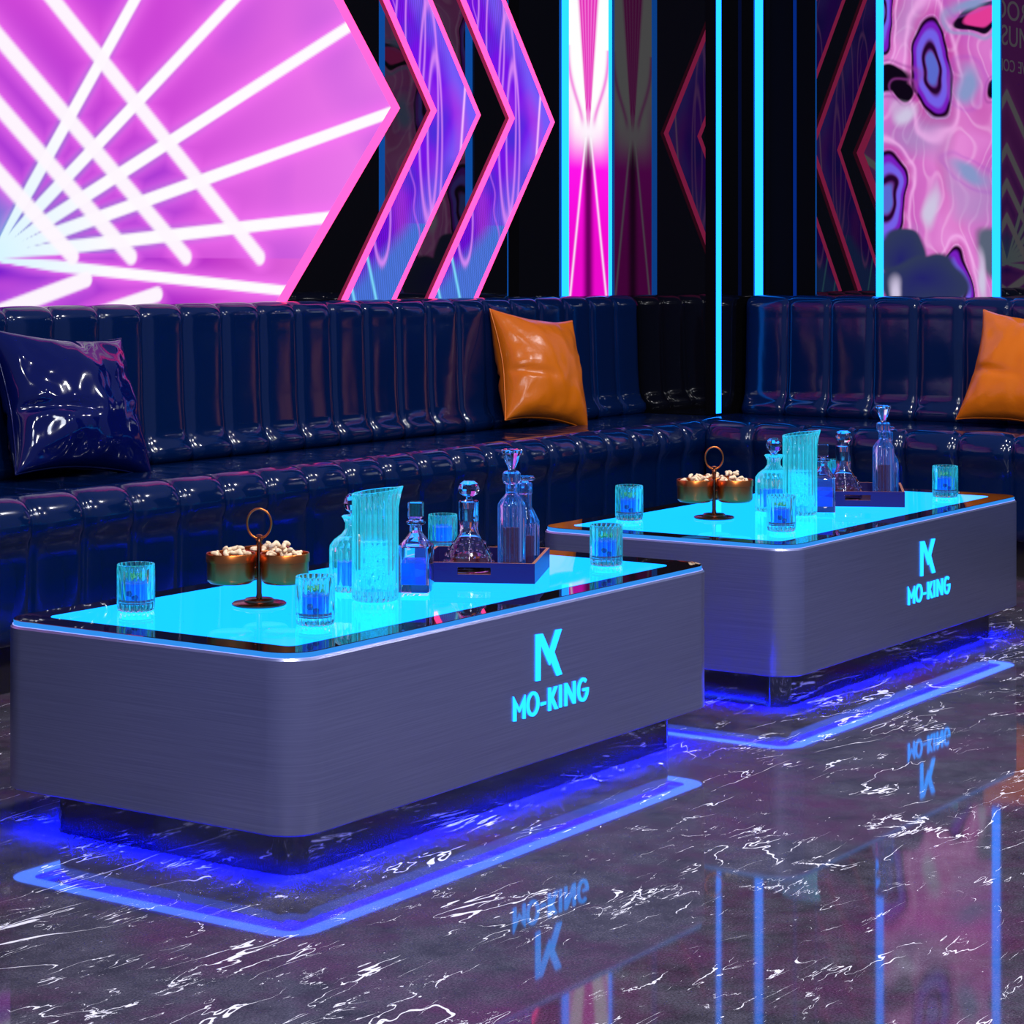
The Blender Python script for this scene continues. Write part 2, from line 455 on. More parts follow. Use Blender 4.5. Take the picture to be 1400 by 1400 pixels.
# chevrons
CW=.300
def chev(x_in, label):
    """x_in: x of inner tip; chevron points right"""
    t=thing('chevron_screen',label,'screen',(x_in,YW,0),group=None)
    s=.765
    def xin(z): return -s*abs(z-1.664)
    z0,z1=.93,2.75
    def pos(u,w):
        z=z0+(z1-z0)*w; return (xin(z)+.017+u*(CW-.031),-.006,z)
    def col(u,w,p):
        x,z=p[0],p[2]; zz=z-1.664
        a=L3(120,20,235); c=mixc(a,L3(120,90,250),sstep(.35,.9,u+.25*noise.noise(Vector((x*6,z*3,1)))))
        c=mixc(c,L3(180,60,230),max(0,noise.noise(Vector((x*8+4,z*5,2))))*.9)
        c=mixc(c,L3(60,50,215),max(0,noise.noise(Vector((x*7,z*6,8))))*1.2)
        if z<1.25:
            c=mixc(c,L3(80,130,240),sstep(1.25,1.05,z-.35*(u-.4))*.95)
        st=sstep(.3,.7,.5+.5*math.sin((x+.12*zz)*2*PI/.0125)); c=mixc(c,tuple(k*.35 for k in c),st*sstep(.05,.5,abs(zz))*(.8 if zz<0 else .45))
        def ln(d,wd,colr,amt):
            nonlocal c
            c=mixc(c,colr,amt*math.exp(-(d/wd)**2))
        ln(abs(x-(.20+.12*(zz))) if abs(zz)<.33 else 1,.0065,L3(255,190,255),1)
        # loops
        for (cx,cz,rx,rz) in ((-.02,.0,.06,.40),(-.30,-.40,.05,.16),(-.27,.42,.06,.17),(.02,-.1,.045,.3),(-.1,.3,.06,.3)):
            e=math.hypot((x-cx)/rx,(z-1.664-cz)/rz); ln(abs(e-1)*min(rx,rz),.005,L3(225,140,250),.8)
        dd=abs((x-(-.46))-(-.34)*(z-.98)); ln(dd if z<1.3 else 1,.007,L3(130,225,255),1)
        dd=abs((x-(-.335))-(-.34)*(z-.98)); ln(dd if z<1.25 else 1,.007,L3(130,225,255),1)
        dd=abs((x-(-.1))-(-.18)*(z-1.3)+.01*math.sin(z*40)); ln(dd,.004,L3(210,110,250),.7)
        return c
    color_grid('display',pos,col,90,380,VM,t)
    P=[(xin(z0),z0),(0,1.664),(xin(z1),z1)]; k=.018
    pol=[[P[0],P[1],P[2],(P[2][0]+k,z1),(k,1.664),(P[0][0]+k,z0)],
         [(P[0][0]+CW-.015,z0),(CW-.015,1.664),(P[2][0]+CW-.015,z1),(P[2][0]+CW,z1),(CW,1.664),(P[0][0]+CW,z0)]]
    v,f=slab_xz(pol,-.016,-.001)
    mesh_obj('neon_frame',v,f,M['neon'],t)
    return t
chev(6.713,'purple and blue chevron screen nearest the pink hexagon')
chev(7.224,'purple and blue chevron screen beside the narrow magenta panel')

# narrow magenta panel on the left wall
def magcol(u,w,p):
    z=p[2]; s=abs(u-.5)*2; F=1.64
    lo=mixc(L3(105,0,95),L3(238,10,205),sstep(.02,.38,s)); lo=mixc(lo,L3(255,20,235),sstep(1.1,1.55,z)*sstep(.1,.4,s))
    if z<F-.02: lo=mixc(lo,(1,.75,1),.95*math.exp(-((s-(.10+.80*(F-z)/.68))/.045)**2))
    t=max(0,(z-F)/.55)
    lim=.04+.46*t
    k=int(6*s/max(lim,.02))
    core=mixc(L3(225,15,180),L3(255,150,235),(.5+.5*math.cos(s/max(lim,.02)*19))*.55)
    hi=mixc(core,(1,1,1),sstep(lim*.8,lim*1.15+.03,s))
    # pink wing sweeping in from the side edge
    wing=math.exp(-((s-(1.02-.75*math.exp(-((t-.02)/.33)**2*1.2)))/.10)**2)*(1 if t<.62 else 0)*sstep(.0,.1,t)
    hi=mixc(hi,L3(240,60,215),wing*.75)
    hi=mixc(hi,L3(250,120,240),.55*sstep(.45,0,t)*sstep(.55,1,s))
    f=sstep(F-.16,F+.06,z)
    c=mixc(lo,hi,f)
    c=mixc(c,(1,.9,1),math.exp(-((z-F)/.05)**2)*math.exp(-(s/.45)**2))
    return c
o=color_grid('wall_screen',lambda u,w:(7.634+u*(7.944-7.634),YW-.006,.93+w*(3.0-.93)),magcol,60,330,VM)
tag(o,'tall narrow magenta and white light panel at the end of the left wall','light panel')

# abstract panel on the right wall
def blob(y,z,cx,cz,rx,rz,rot):
    dy,dz=y-cx,z-cz; c,s=math.cos(rot),math.sin(rot)
    return math.hypot((c*dy+s*dz)/rx,(-s*dy+c*dz)/rz)
def pxp(px,py):  # panel picture coordinates -> metres on the panel (u across from its left edge, z)
    return ((px-1209)/149*.464, 1.085-(py-367)*9.17/3100)
BL=[(1277,100,21,62,.12,'v'),(1210,275,22,58,-.05,'v'),(1207,22,12,42,0,'v'),(1308,400,14,48,0,'v'),
    (1212,108,30,20,0,'k'),(1238,122,12,12,0,'k'),(1232,345,30,28,.2,'n'),(1262,385,48,36,0,'n'),(1345,33,32,17,0,'l'),(1362,130,8,14,0,'k'),
    (1325,122,18,24,0,'g'),(1275,283,11,34,-.2,'w'),(1362,345,22,34,0,'t'),(1330,240,32,13,-.5,'g'),(1330,12,26,10,0,'g'),(1237,150,20,18,0,'w'),(1225,395,10,30,0,'w'),(1340,380,8,35,0,'w')]
def abscol(u,w,p):
    z=p[2]; U=(1-u)*.464
    q=Vector((U*5,z*5,0)); wx=noise.noise(q*1.3+Vector((3,1,5)))*.035+noise.noise(q*3)*.008; wz=noise.noise(q*1.3+Vector((9,4,2)))*.05+noise.noise(q*3+Vector((5,5,5)))*.012
    x=U+wx; zz=z+wz
    n1=noise.noise(Vector((x*5,zz*3.5,1))); n2=noise.noise(Vector((x*9,zz*5,7)))
    c=mixc(L3(198,90,188),L3(226,135,214),.5+n1); c=mixc(c,L3(190,70,160),max(0,-n2)*1.2)
    st=math.sin(22*(n1+.5*n2)+4*zz); c=mixc(c,L3(245,190,240),max(0,st)**4*.35)
    c=mixc(c,L3(165,140,195),max(0,noise.noise(Vector((x*6,zz*4,13))))*1.3)
    for (px,py,rx,ry,rot,k) in BL:
        bu,bz=pxp(px,py); rxm=rx*.464/149; rzm=ry*9.17/3100
        d=blob(x,zz,bu,bz,rxm*1.25,rzm*1.1,rot)
        if d>2.2: continue
        if k=='v':
            if d<1.12:
                cc=mixc(L3(90,105,205),L3(100,30,120),sstep(.28,.42,d)); cc=mixc(cc,L3(35,5,45),sstep(.36,.44,d)*(1-sstep(.48,.58,d)))
                cc=mixc(cc,L3(115,95,230),sstep(.50,.62,d)); cc=mixc(cc,L3(120,30,190),sstep(.72,.86,d)); cc=mixc(cc,L3(30,2,35),sstep(.9,1.0,d))
                c=mixc(cc,c,sstep(1.02,1.12,d))
            else: c=mixc(c,L3(190,60,160),.5*math.exp(-((d-1.15)/.12)**2)); c=mixc(c,L3(246,180,240),.6*math.exp(-((d-1.4)/.08)**2))
        elif k=='k': c=mixc(L3(14,6,22),c,sstep(.85,1.12,d)); c=mixc(c,L3(150,60,150),.5*math.exp(-((d-1.25)/.12)**2))
        elif k=='n': c=mixc(mixc(L3(34,34,105),L3(48,58,88),d),c,sstep(.88,1.08,d))
        elif k=='l':
            cc=mixc(L3(225,60,150),L3(20,5,30),sstep(.62,.8,d)); c=mixc(cc,c,sstep(.98,1.1,d)); c=mixc(c,L3(150,150,200),.8*math.exp(-((d-1.3)/.15)**2))
        elif k=='g': c=mixc(L3(135,150,200),c,sstep(.2,1.1,d)); c=mixc(c,L3(160,90,195),.3*math.exp(-((d-1.1)/.16)**2))
        elif k=='w': c=mixc(L3(205,195,225),c,sstep(.2,1.0,d))
        elif k=='t': c=mixc(L3(88,98,120),c,sstep(.7,1.1,d))
    return c
o=color_grid('wall_screen',lambda u,w:(XR-.006,3.422+u*.464,.93+w*(2.6-.93)),abscol,130,460,VM)
tag(o,'pink and violet swirling abstract light panel on the right wall','light panel')

# ------------------------------------------------------------------ corner sofa
sofa=thing('corner_sofa','long glossy navy channel-tufted corner sofa along both black walls','sofa',(0,0,0))
def chan(u,p=2.6,q=.5):
    return (1-abs(2*u-1)**3.4)**.5
def resample(P, step):
    out=[P[0]]
    for a,b in zip(P,P[1:]):
        d=math.dist(a[:2],b[:2]); n=max(1,int(round(d/step)))
        for i in range(1,n+1):
            t=i/n; out.append(tuple(a[k]+(b[k]-a[k])*t for k in range(3)))
    return out
def arc(cx,cz,r,a0,a1,n,A0,A1=None):
    A1=A0 if A1 is None else A1
    return [(cx+r*math.cos(math.radians(a0+(a1-a0)*i/n)),cz+r*math.sin(math.radians(a0+(a1-a0)*i/n)),A0+(A1-A0)*i/n) for i in range(n+1)]
# profiles in (d,z,amp): d = distance measured from the wall plane (bigger = further out into the room)
def seat_profile():
    P=[(.20,.495,.0),(.30,.498,.003),(.42,.50,.002),(.56,.4975,.005),(.60,.498,.011)]
    P+=arc(.640,.440,.056,90,0,14,.016,.028)
    P+=[(.696,.415,.026),(.692,.395,.016),(.689,.36,.010),(.687,.25,.010),(.684,.165,.010)]
    P+=arc(.650,.160,.030,0,-90,5,.012,.0)
    P+=[(.3,.13,0)]
    return resample(P,.02)
def back_profile():
    P=[(.10,.49,0),(.142,.492,.0)]
    P+=arc(.146,.520,.028,-80,20,8,.010,.020)
    P+=[(.160,.545,.015),(.146,.575,.013),(.138,.66,.014),(.134,.80,.014),(.130,.90,.014)]
    P+=arc(.092,.927,.040,0,90,9,.013,.010)
    P+=[(.05,.969,.005),(.012,.968,.0)]
    return resample(P,.02)
def tuft(name, prof, a0, n, pitch, tomap, mat, parent, sub=18, phase=0):
    # outward normals of the profile
    m=len(prof); nrm=[]
    for i in range(m):
        a=prof[max(i-1,0)]; b=prof[min(i+1,m-1)]; dx,dz=b[0]-a[0],b[1]-a[1]; l=math.hypot(dx,dz) or 1
        nrm.append((-dz/l,dx/l))
    sgn=1
    v=[];f=[]
    ns=[]
    for c in range(n):
        for k in range(sub): ns.append((c,k/sub))
    ns.append((n-1,1.0))
    for (c,u) in ns:
        t=a0+(c+u)*pitch; b=chan(min(max(u,0),1))
        for i,(d,z,A) in enumerate(prof):
            wr=noise.noise(Vector((t*9,z*5,d*6+c*7)))*.07*A+noise.noise(Vector((t*26,z*14,d*14)))*.02*A
            h=A*b*1.0+wr
            nx,nz=nrm[i]
            v.append(tomap(t,d+nx*h*OUT,z+nz*h*OUT))
    for j in range(len(ns)-1):
        for i in range(m-1):
            a=j*m+i; f.append((a,a+1,a+m+1,a+m))
    return mesh_obj(name,v,f,mat,parent,smooth=True)
def left_map(t,d,z): return (t,YW-d,z)
def right_map(t,d,z): return (XR-d,t,z)
OUT=1
sp_=seat_profile()
# for the seat the path runs from wall outwards and down: outward normal is (+,+) -> (-dz,dx)
bp_=back_profile()
def rev(P): return list(reversed(P))
# left run, x from 2.4 to the column
N=30; p=.1815; x0=7.535+.1815*2+.06 - p*31
tuft('backrest',rev(bp_), XP-.005-p*31, 31, p, left_map, M['sofa'], sofa)
PS=.1833
tuft('seat',sp_, 4.057-PS*8, 28, (7.72-(4.057-PS*8))/28, left_map, M['sofa'], sofa)
# right run
DR=.20  # extra depth of the back on the right
PR=.188
def right_map_b(t,d,z): return (XR-.10-d,t,z)
def right_map_s(t,d,z): return (XR-.215-d,t,z)
tuft('backrest',rev(bp_), 4.253+.135-PR*17, 17, PR, right_map_b, M['sofa'], sofa)
tuft('seat',sp_, 4.20-.2025*15, 15, .2025, right_map_s, M['sofa'], sofa)
mesh_obj('backrest_top',*box(XR-.115,XR,1.2,YP-.003,.6,.9715),M['sofa'],sofa)
mb=MB(); mb.add(box(7.6,7.93,4.2,4.73,.14,.497)); mb.add(box(7.9,8.3,1.2,YP-.001,.14,.496)); mb.add(box(7.7,8.3,4.18,YP-.001,.14,.4965))
mesh_obj('corner_seat',mb.v,mb.f,M['sofa'],sofa)
mb=MB(); mb.add(box(2.4,7.6,4.32,YW-.01,0,.14)); mb.add(box(7.6,XR-.01,1.3,4.40,0,.14))
mesh_obj('plinth',mb.v,mb.f,M['plinth'],sofa)

# ------------------------------------------------------------------ pillows
def pillow(name,label,bm_,tm_,ud,width,thick,mat,seed,folds=1.0,cat='cushion',tilt=0):
    B=Vector(bm_);T=Vector(tm_); V=(T-B); h=V.length; V.normalize(); U=Vector(ud); U=(U-V*U.dot(V)).normalized(); W=U.cross(V)
    c=(B+T)/2
    root=thing(name,label,cat,tuple(B))
    n=56; sides=[]; v=[];f=[]
    def pt(a,b,s):
        # a,b in -1..1 ; pinched outline with pulled corners
        ea=1-.085*(1-abs(b)**2.2)*0 
        x=a*(1.03-.13*(1-b*b)**1.0*abs(a)**1.5); y=b*(1.03-.13*(1-a*a)**1.0*abs(b)**1.5)
        r=(max(0,1-a*a)*max(0,1-b*b))
        t=thick/2*(r**.42)
        q=Vector((a*2+seed,b*2,s*3.1))
        edge=1-min(1,max(0,(1-max(abs(a),abs(b)))/.6))
        wr=noise.noise(q*.9)*.010+ noise.noise(Vector((a*4+seed,b*2.5,s)))*.006*folds + abs(noise.noise(Vector((math.atan2(b,a)*3+seed,max(abs(a),abs(b))*1.2,s))))*-.020*folds*edge
        k=1-max(abs(a),abs(b))**10
        t=max(0,t+wr*k*min(1,r*6))
        # crease from left edge
        if folds: t-= .022*folds*math.exp(-((b+.25+.10*a)/.07)**2)*max(0,-a+.15)*k
        # sag: lower part fuller
        t*=1+.12*(-b)*(1 if s>0 else .3)
        off=noise.noise(Vector((a*1.7,b*1.7,seed)))*.006
        P=U*(x*width/2)+V*(y*h/2)+W*(s*t+off)
        return c-B+P
    for s in (1,-1):
        base=len(v)
        for j in range(n+1):
            for i in range(n+1):
                a=math.sin((i/n-.5)*PI); b=math.sin((j/n-.5)*PI)
                v.append(tuple(pt(a,b,s)))
        for j in range(n):
            for i in range(n):
                q=base+j*(n+1)+i; ff=(q,q+1,q+n+2,q+n+1)
                f.append(ff if s>0 else ff[::-1])
    o=mesh_obj('cover',v,f,mat,root,smooth=True)
    # weld rims
    import bmesh
    bm=bmesh.new(); bm.from_mesh(o.data); bmesh.ops.remove_doubles(bm,verts=bm.verts,dist=.0002); bm.to_mesh(o.data); bm.free()
    o.data.polygons.foreach_set('use_smooth',[True]*len(o.data.polygons))
    path=[]
    for k in range(4):
        for i in range(24):
            s_=math.sin((i/24-.5)*PI)
            ab=[(s_,-1),(1,s_),(-s_,1),(-1,-s_)][k]; path.append(pt(ab[0],ab[1],1))
    mesh_obj('piping',*tube(path,.0028,6,True),mat,root,smooth=True)
    return root
pillow('throw_pillow','orange vinyl throw pillow leaning on the left backrest near the corner',(6.97,4.575,.515),(7.06,4.70,.905),(.34,-.085,.0),.39,.21,M['orange'],2.2)
pillow('throw_pillow','orange vinyl throw pillow at the right end of the sofa, cut by the frame',(7.86,3.125,.515),(8.05,3.10,.905),(.03,-.38,0),.42,.21,M['orange'],5.1)
pillow('throw_pillow','navy patent vinyl throw pillow leaning on the backrest at far left',(4.585,4.555,.51),(4.63,4.715,.893),(.43,-.02,0),.48,.22,M['navyp'],8.3,1.5)

# ------------------------------------------------------------------ tables
DX=1.88
EMB=[(0.7534, 0.3474), (0.7778, 0.3462), (0.8039, 0.3084), (0.8273, 0.3472), (0.8485, 0.3463), (0.8205, 0.3033), (0.85, 0.2538), (0.8311, 0.253), (0.8097, 0.2857), (0.8039, 0.2786), (0.7706, 0.3269), (0.7692, 0.2527), (0.7534, 0.2535)]
LET=[[(0.6727, 0.2354), (0.6941, 0.2078), (0.7151, 0.2326), (0.7151, 0.1848), (0.7067, 0.1854), (0.7067, 0.2136), (0.6941, 0.2), (0.6824, 0.2151), (0.6824, 0.1848), (0.6727, 0.1856)], [(0.7715, 0.2073), (0.7903, 0.207), (0.7894, 0.2012), (0.7715, 0.2009)], [(0.7995, 0.233), (0.8089, 0.2327), (0.8089, 0.2149), (0.822, 0.2323), (0.8329, 0.2319), (0.8176, 0.2111), (0.8352, 0.1855), (0.8243, 0.1856), (0.8089, 0.2069), (0.8089, 0.1857), (0.7995, 0.1861)], [(0.8405, 0.2327), (0.8494, 0.2323), (0.8494, 0.1861), (0.8405, 0.1864)], [(0.8606, 0.2329), (0.8701, 0.2324), (0.8926, 0.2026), (0.8926, 0.2322), (0.9016, 0.232), (0.9016, 0.1858), (0.8926, 0.1861), (0.8696, 0.2167), (0.8696, 0.1856), (0.8606, 0.1859)]]
def arcpoly(cx,cz,rx,rz,ix,iz,a0,a1,n=30):
    o=[(cx+rx*math.cos(math.radians(a0+(a1-a0)*i/n)),cz+rz*math.sin(math.radians(a0+(a1-a0)*i/n))) for i in range(n+1)]
    i_=[(cx+ix*math.cos(math.radians(a0+(a1-a0)*i/n)),cz+iz*math.sin(math.radians(a0+(a1-a0)*i/n))) for i in range(n+1)]
    return o+i_[::-1]
LETS=list(LET)
LETS.append(arcpoly(.7427,.2095,.0228,.0250,.0140,.0182,0,180)); LETS.append(arcpoly(.7427,.2095,.0228,.0250,.0140,.0182,180,360))
LETS.append(arcpoly(.9306,.2094,.0216,.0250,.0128,.0180,48,360))
LETS.append([(.9300,.2115),(.9522,.2115),(.9522,.2085),(.9435,.2085),(.9435,.2050),(.9300,.2062)])
def make_table():
    t=thing('light_table','nearer low steel table with glowing cyan top, left in front','table',(3.053,2.525,0))
    Wd,Dp,r=1.500,.750,.072
    z0,z1=.0875,.400
    o=lambda k: rrect(k,Wd-k,k,Dp-k,max(r-k,.006))
    mesh_obj('skirt',*prism([(o(.0468),z0+.014),(o(.0465),z0+.003),(o(.0058),z0+.0028),(o(.0050),z0),(o(0),z0+.003),(o(0),z1-.004),(o(.004),z1)],True,True),M['steel'],t,smooth=40)
    mesh_obj('edge_light',*ring(o(.0040),o(.0055),z1,z1+.0010),M['edge_line'],t)
    v,f=prism([(o(.006),z1+.0005),(o(.006),z1+.0100),(o(.0075),z1+.0110)],True,True)
    fm=[1]*len(f); n=len(o(.006))
    for i,q in enumerate(f):
        if i<n: fm[i]=0
    mesh_obj('glass_top',v,f,None,t,mats=[M['glassedge'],M['glassblack']],fm=fm)
    pn=rrect(.070,Wd-.090,.068,Dp-.068,.022)
    mesh_obj('glowing_inlay',*prism([(pn,z1+.0108),(pn,z1+.0116)]),M['panel'],t)
    mesh_obj('under_light',*ring(o(.006),o(.0463),z0+.0020,z0+.0024),M['under'],t)
    mesh_obj('inner_under_light',*ring(o(.0475),o(.0610),z0+.0130,z0+.0136),M['deep'],t)
    bs=rrect(.068,Wd-.075,.062,Dp-.078,.05)
    mesh_obj('base',*prism([(bs,0),(bs,z0+.0138)]),M['base'],t,smooth=40)
    mesh_obj('logo_emblem',*slab_xz([EMB],-.0025,.0),M['logo'],t)
    mesh_obj('logo_lettering',*slab_xz(LETS,-.0025,.0),M['logo'],t)
    return t
T1=make_table()
T2=dup(T1,(DX,0,0),'farther low steel table with glowing cyan top, right rear')
TZ=.4118

# ------------------------------------------------------------------ tableware
RIGHT=(.5614,-.8276)   # a horizontal direction, the way spouts and tray handles are turned
def leafmesh(seed):
    mb=MB(); rnd=random.Random(seed)
    for k in range(20):
        a=rnd.uniform(0,2*PI); r=rnd.uniform(0,.017); L_=rnd.uniform(.010,.016)
        v=[];f=[]
        for i in range(7):
            tt=i/6; w=.0055*math.sin(PI*min(.98,tt+.04)); z=.006*math.sin(tt*PI)+rnd.uniform(0,.0006)
            for s in (-1,0,1): v.append((tt*L_-L_/2, s*w, z-abs(s)*.0012))
        for i in range(6):
            for s in range(2): q=i*3+s; f.append((q,q+1,q+4,q+3))
        Mx=Matrix.Translation((r*math.cos(a),r*math.sin(a),rnd.uniform(0,.006)))@Matrix.Rotation(rnd.uniform(0,6.3),4,'Z')@Matrix.Rotation(rnd.uniform(-.4,.4),4,'X')
        mb.add((v,f),0,Mx)
    return mb
leafM=leafmesh(3)
tumbler_src={}
def tumbler(x,y,z,label,rot=0,R=.0375,Hh=.092,drink=True):
    t=thing('tumbler',label,'glass',(x,y,z),rot)
    prof=[(0,0),(R-.006,0),(R-.002,.002),(R-.001,.006),(R,.012),(R,Hh-.012),(R-.0004,Hh-.006),(R-.0006,Hh-.001),(R-.0018,Hh),(R-.003,Hh-.001),(R-.0045,Hh-.012),(R-.0062,.05),(R-.0085,.018),(R-.012,.0145),(0,.0135)]
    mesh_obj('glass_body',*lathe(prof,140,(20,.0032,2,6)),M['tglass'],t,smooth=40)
    if drink:
        ri=R-.0082
        mesh_obj('drink',*lathe([(0,.0150),(ri-.003,.0150),(ri,.020),(ri+.0012,.055),(ri-.002,.0562),(0,.0562)],40),M['drink'],t,smooth=40)
        mesh_obj('syrup',*lathe([(0,.0148),(ri-.002,.0148),(ri+.0004,.020),(ri+.0003,.023),(ri-.004,.0235),(0,.0235)],32),M['syrup'],t,smooth=40)
    return t
def garnish(x,y,z,label_m,label_b,rot):
    o=mesh_obj('mint_sprig',leafM.v,leafM.f,M['mint'],None,smooth=True,loc=(x,y,z+.060),rotz=rot); tag(o,label_m,'garnish')
    out=[o]
    v,f=ico(.0068,2)
    for k,(dx,dz) in enumerate(((-.009,.037),(.0015,.029))):
        b=mesh_obj('berry',v,f,M['berry'],None,smooth=True,loc=(x+dx*RIGHT[0]-.023*.83*.55-.010,y+dx*RIGHT[1]-.023*.56*.55-.010,z+dz)); tag(b,label_b,'berry',group=label_b+' pair'); out.append(b)
    return out
tum={}
near=[('tumbler standing alone nearest the left end',3.279,3.119,.0375,.092),('tumbler in front between snack stand and pitcher',3.342,2.717,.0375,.092),
      ('tumbler alone at the right end',4.379,2.712,.0375,.092),('small tumbler at the back edge behind the tray',4.40,3.185,.0350,.085)]
far=[('tumbler standing alone at the left end',5.203,3.150),('tumbler in front of the pitcher',5.204,2.695),('tumbler alone at the right end',6.245,2.694),('small tumbler behind the wooden tray',6.34,3.085)]
for i,(l,x,y,R_,H_) in enumerate(near):
    t=tumbler(x,y,TZ,'ribbed glass '+l+' of the nearer table',i*.4,R_,H_)
    x2,y2=far[i][1:]
    dup(t,(x2-x,y2-y,0),'ribbed glass '+far[i][0]+' of the farther table')
    if i<3:
        w=('left','front','right')[i]
        g=garnish(x,y,TZ,'green mint sprig in the %s tumbler of the nearer table'%w,'dark blue berry in the %s tumbler of the nearer table'%w,i)
        for k,s in enumerate(g):
            q=s.copy(); C.objects.link(q); q.location=Vector(s.location)+Vector((x2-x,y2-y,0))
            q['label']=s['label'].replace('nearer','farther')
            if 'group' in s.keys(): q['group']=s['group'].replace('nearer','farther')

# snack stand
def snack_stand(x,y):
    t=thing('snack_stand','bronze three-bowl snack stand with ring handle on the nearer table','snack stand',(x,y,TZ))
    mesh_obj('base',*lathe([(0,0),(.052,0),(.0545,.0015),(.0545,.004),(.052,.006),(.032,.0075),(.030,.008),(.030,.011),(.027,.0135),(.008,.015),(0,.015)],64),M['copper'],t,smooth=40)
    mesh_obj('pole',*lathe([(0,.014),(.0068,.014),(.0052,.024),(.0050,.118),(.0062,.120),(.0062,.128),(.0040,.131),(.0040,.136),(0,.138)],24),M['copper'],t,smooth=40)
    rc=[(.0295*math.cos(a)*.82*RIGHT[0],.0295*math.cos(a)*.82*RIGHT[1],.163+.0295*math.sin(a)) for a in [2*PI*i/48 for i in range(48)]]
    mesh_obj('ring_handle',*tube(rc,.0022,8,True),M['bronze'],t,smooth=True)
    ey=[(.007*math.cos(a)*.5614,-.007*math.cos(a)*.8276,.1345+.0055*math.sin(a)) for a in [2*PI*i/20 for i in range(20)]]
    mesh_obj('eyelet',*tube(ey,.0018,6,True),M['copper'],t,smooth=True)
    away=(.8276,.5614)
    nuts=[]
    for k,(lat,dep,nn,pile) in enumerate(((-.0535,-.024,17,.010),(.0535,-.024,24,.020),(.006,.060,16,.008))):
        bx=lat*RIGHT[0]+dep*away[0]; by=lat*RIGHT[1]+dep*away[1]
        R_=.0475
        prof=[(0,.052),(.030,.052),(.041,.054),(.0465,.059),(R_,.063),(R_,.096),(R_+.0018,.0965),(R_+.0018,.112),(R_+.0008,.1135),(R_-.0008,.1125),(R_-.0015,.097),(R_-.0018,.064),(.040,.058),(0,.056)]
        b=mesh_obj('bowl',*lathe(prof,72),M['bronze'],t,smooth=40,loc=(bx,by,-.006))
        arm=[(0,0,.075),(bx*.25,by*.25,.075)]
        mesh_obj('bowl_arm',*tube(arm,.003,8),M['copper'],t,smooth=True)
        nuts.append((bx,by,nn,pile,('left','right','back')[k]))
    return t,nuts
def cashew_mesh():
    path=[]
    for i in range(11):
        a=math.radians(-75+150*i/10); path.append((.0078*math.sin(a),.0065*math.cos(a)-.004,0))
    def rr(t): return .0018+.0031*math.sin(PI*min(.97,max(.03,t)))**.6
    return tube(path,rr,9)
cv,cf=cashew_mesh()
proto=mesh_obj('cashew_nut',cv,cf,M['nut'],None,smooth=True)
SX,SY=3.470,2.965
st,nuts=snack_stand(SX,SY)
S2=(5.360-3.470,2.978-2.965)
dup(st,(S2[0],S2[1],0),'bronze three-bowl snack stand with ring handle on the farther table')
first=True
rnd=random.Random(5)
for bx,by,nn,pile,w in nuts:
    for k in range(nn):
        a=rnd.uniform(0,2*PI); rr_=.036*math.sqrt(rnd.random()) if k>4 else .012*rnd.random()
        layer=(k%3)/2*pile if rr_<.026 else 0
        lo=Vector((SX+bx+rr_*math.cos(a),SY+by+rr_*math.sin(a),TZ+.103+layer+rnd.uniform(0,.003)))
        for far_ in (0,1):
            if first: q=proto; first=False
            else: q=proto.copy(); C.objects.link(q)
            q.location=lo+(Vector((S2[0],S2[1],0)) if far_ else Vector((0,0,0)))
            q.rotation_euler=(rnd.uniform(-.7,.7),rnd.uniform(-.7,.7),rnd.uniform(0,6.3))
            tb='farther' if far_ else 'nearer'
            tag(q,'pale cashew nut in the %s bowl of the snack stand on the %s table'%(w,tb),'nut',group='cashews in the %s bowl on the %s table'%(w,tb))

# pitcher
def pitcher(x,y):
    t=thing('pitcher','tall ribbed glass pitcher of crushed ice on the nearer table','pitcher',(x,y,TZ),math.atan2(RIGHT[1],RIGHT[0]))
    R=.0475; H_=.222
    prof=[(0,0),(R-.006,0),(R-.001,.003),(R,.010)]+[(R,.010+(H_-.022)*i/8) for i in range(1,9)]+[(R+.0005,H_-.006),(R+.0005,H_-.001),(R-.001,H_),(R-.003,H_-.001)]
    prof+=[(R-.0055,H_-.012-(H_-.05)*i/6) for i in range(7)]+[(R-.010,.022),(0,.020)]
    v,f=lathe(prof,168,(24,.0036,2,11))
    vv=[]
    for (a,b,c) in v:
        k=max(0,(c-.12)/(H_-.12)); r=math.hypot(a,b)
        if r>1e-6:
            an=math.atan2(b,a); sp=math.exp(-(an/.32)**2)*max(0,(c-.180)/(H_-.180))**1.5
            s_=1+.20*sp; a2,b2=a*s_,b*s_
            z=c+k*(.006*(a/R))+.004*sp
            vv.append((a2,b2,z))
        else: vv.append((a,b,c))
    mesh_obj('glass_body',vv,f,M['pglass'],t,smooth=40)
    ri=R-.0098
    mesh_obj('drink',*lathe([(0,.0215),(ri-.002,.0215),(ri,.026),(ri+.002,.120),(ri,.1212),(0,.1212)],48),M['clearliq'],t,smooth=40)
    return t
pt_=pitcher(3.655,2.815)
PO=(5.584-3.660,2.838-2.821)
dup(pt_,(PO[0],PO[1],0),'tall ribbed glass pitcher of crushed ice on the farther table')
mb=MB(); rnd=random.Random(11)
for k in range(150):
    a=rnd.uniform(0,2*PI); r=.031*math.sqrt(rnd.random()); s=rnd.uniform(.003,.0062)
    Mx=Matrix.Translation((r*math.cos(a),r*math.sin(a),.028+.085*rnd.random()))@Matrix.Rotation(rnd.uniform(0,3),4,'X')@Matrix.Rotation(rnd.uniform(0,3),4,'Y')
    mb.add(box(-s,s,-s*.8,s*.8,-s*.7,s*.7),0,Mx)
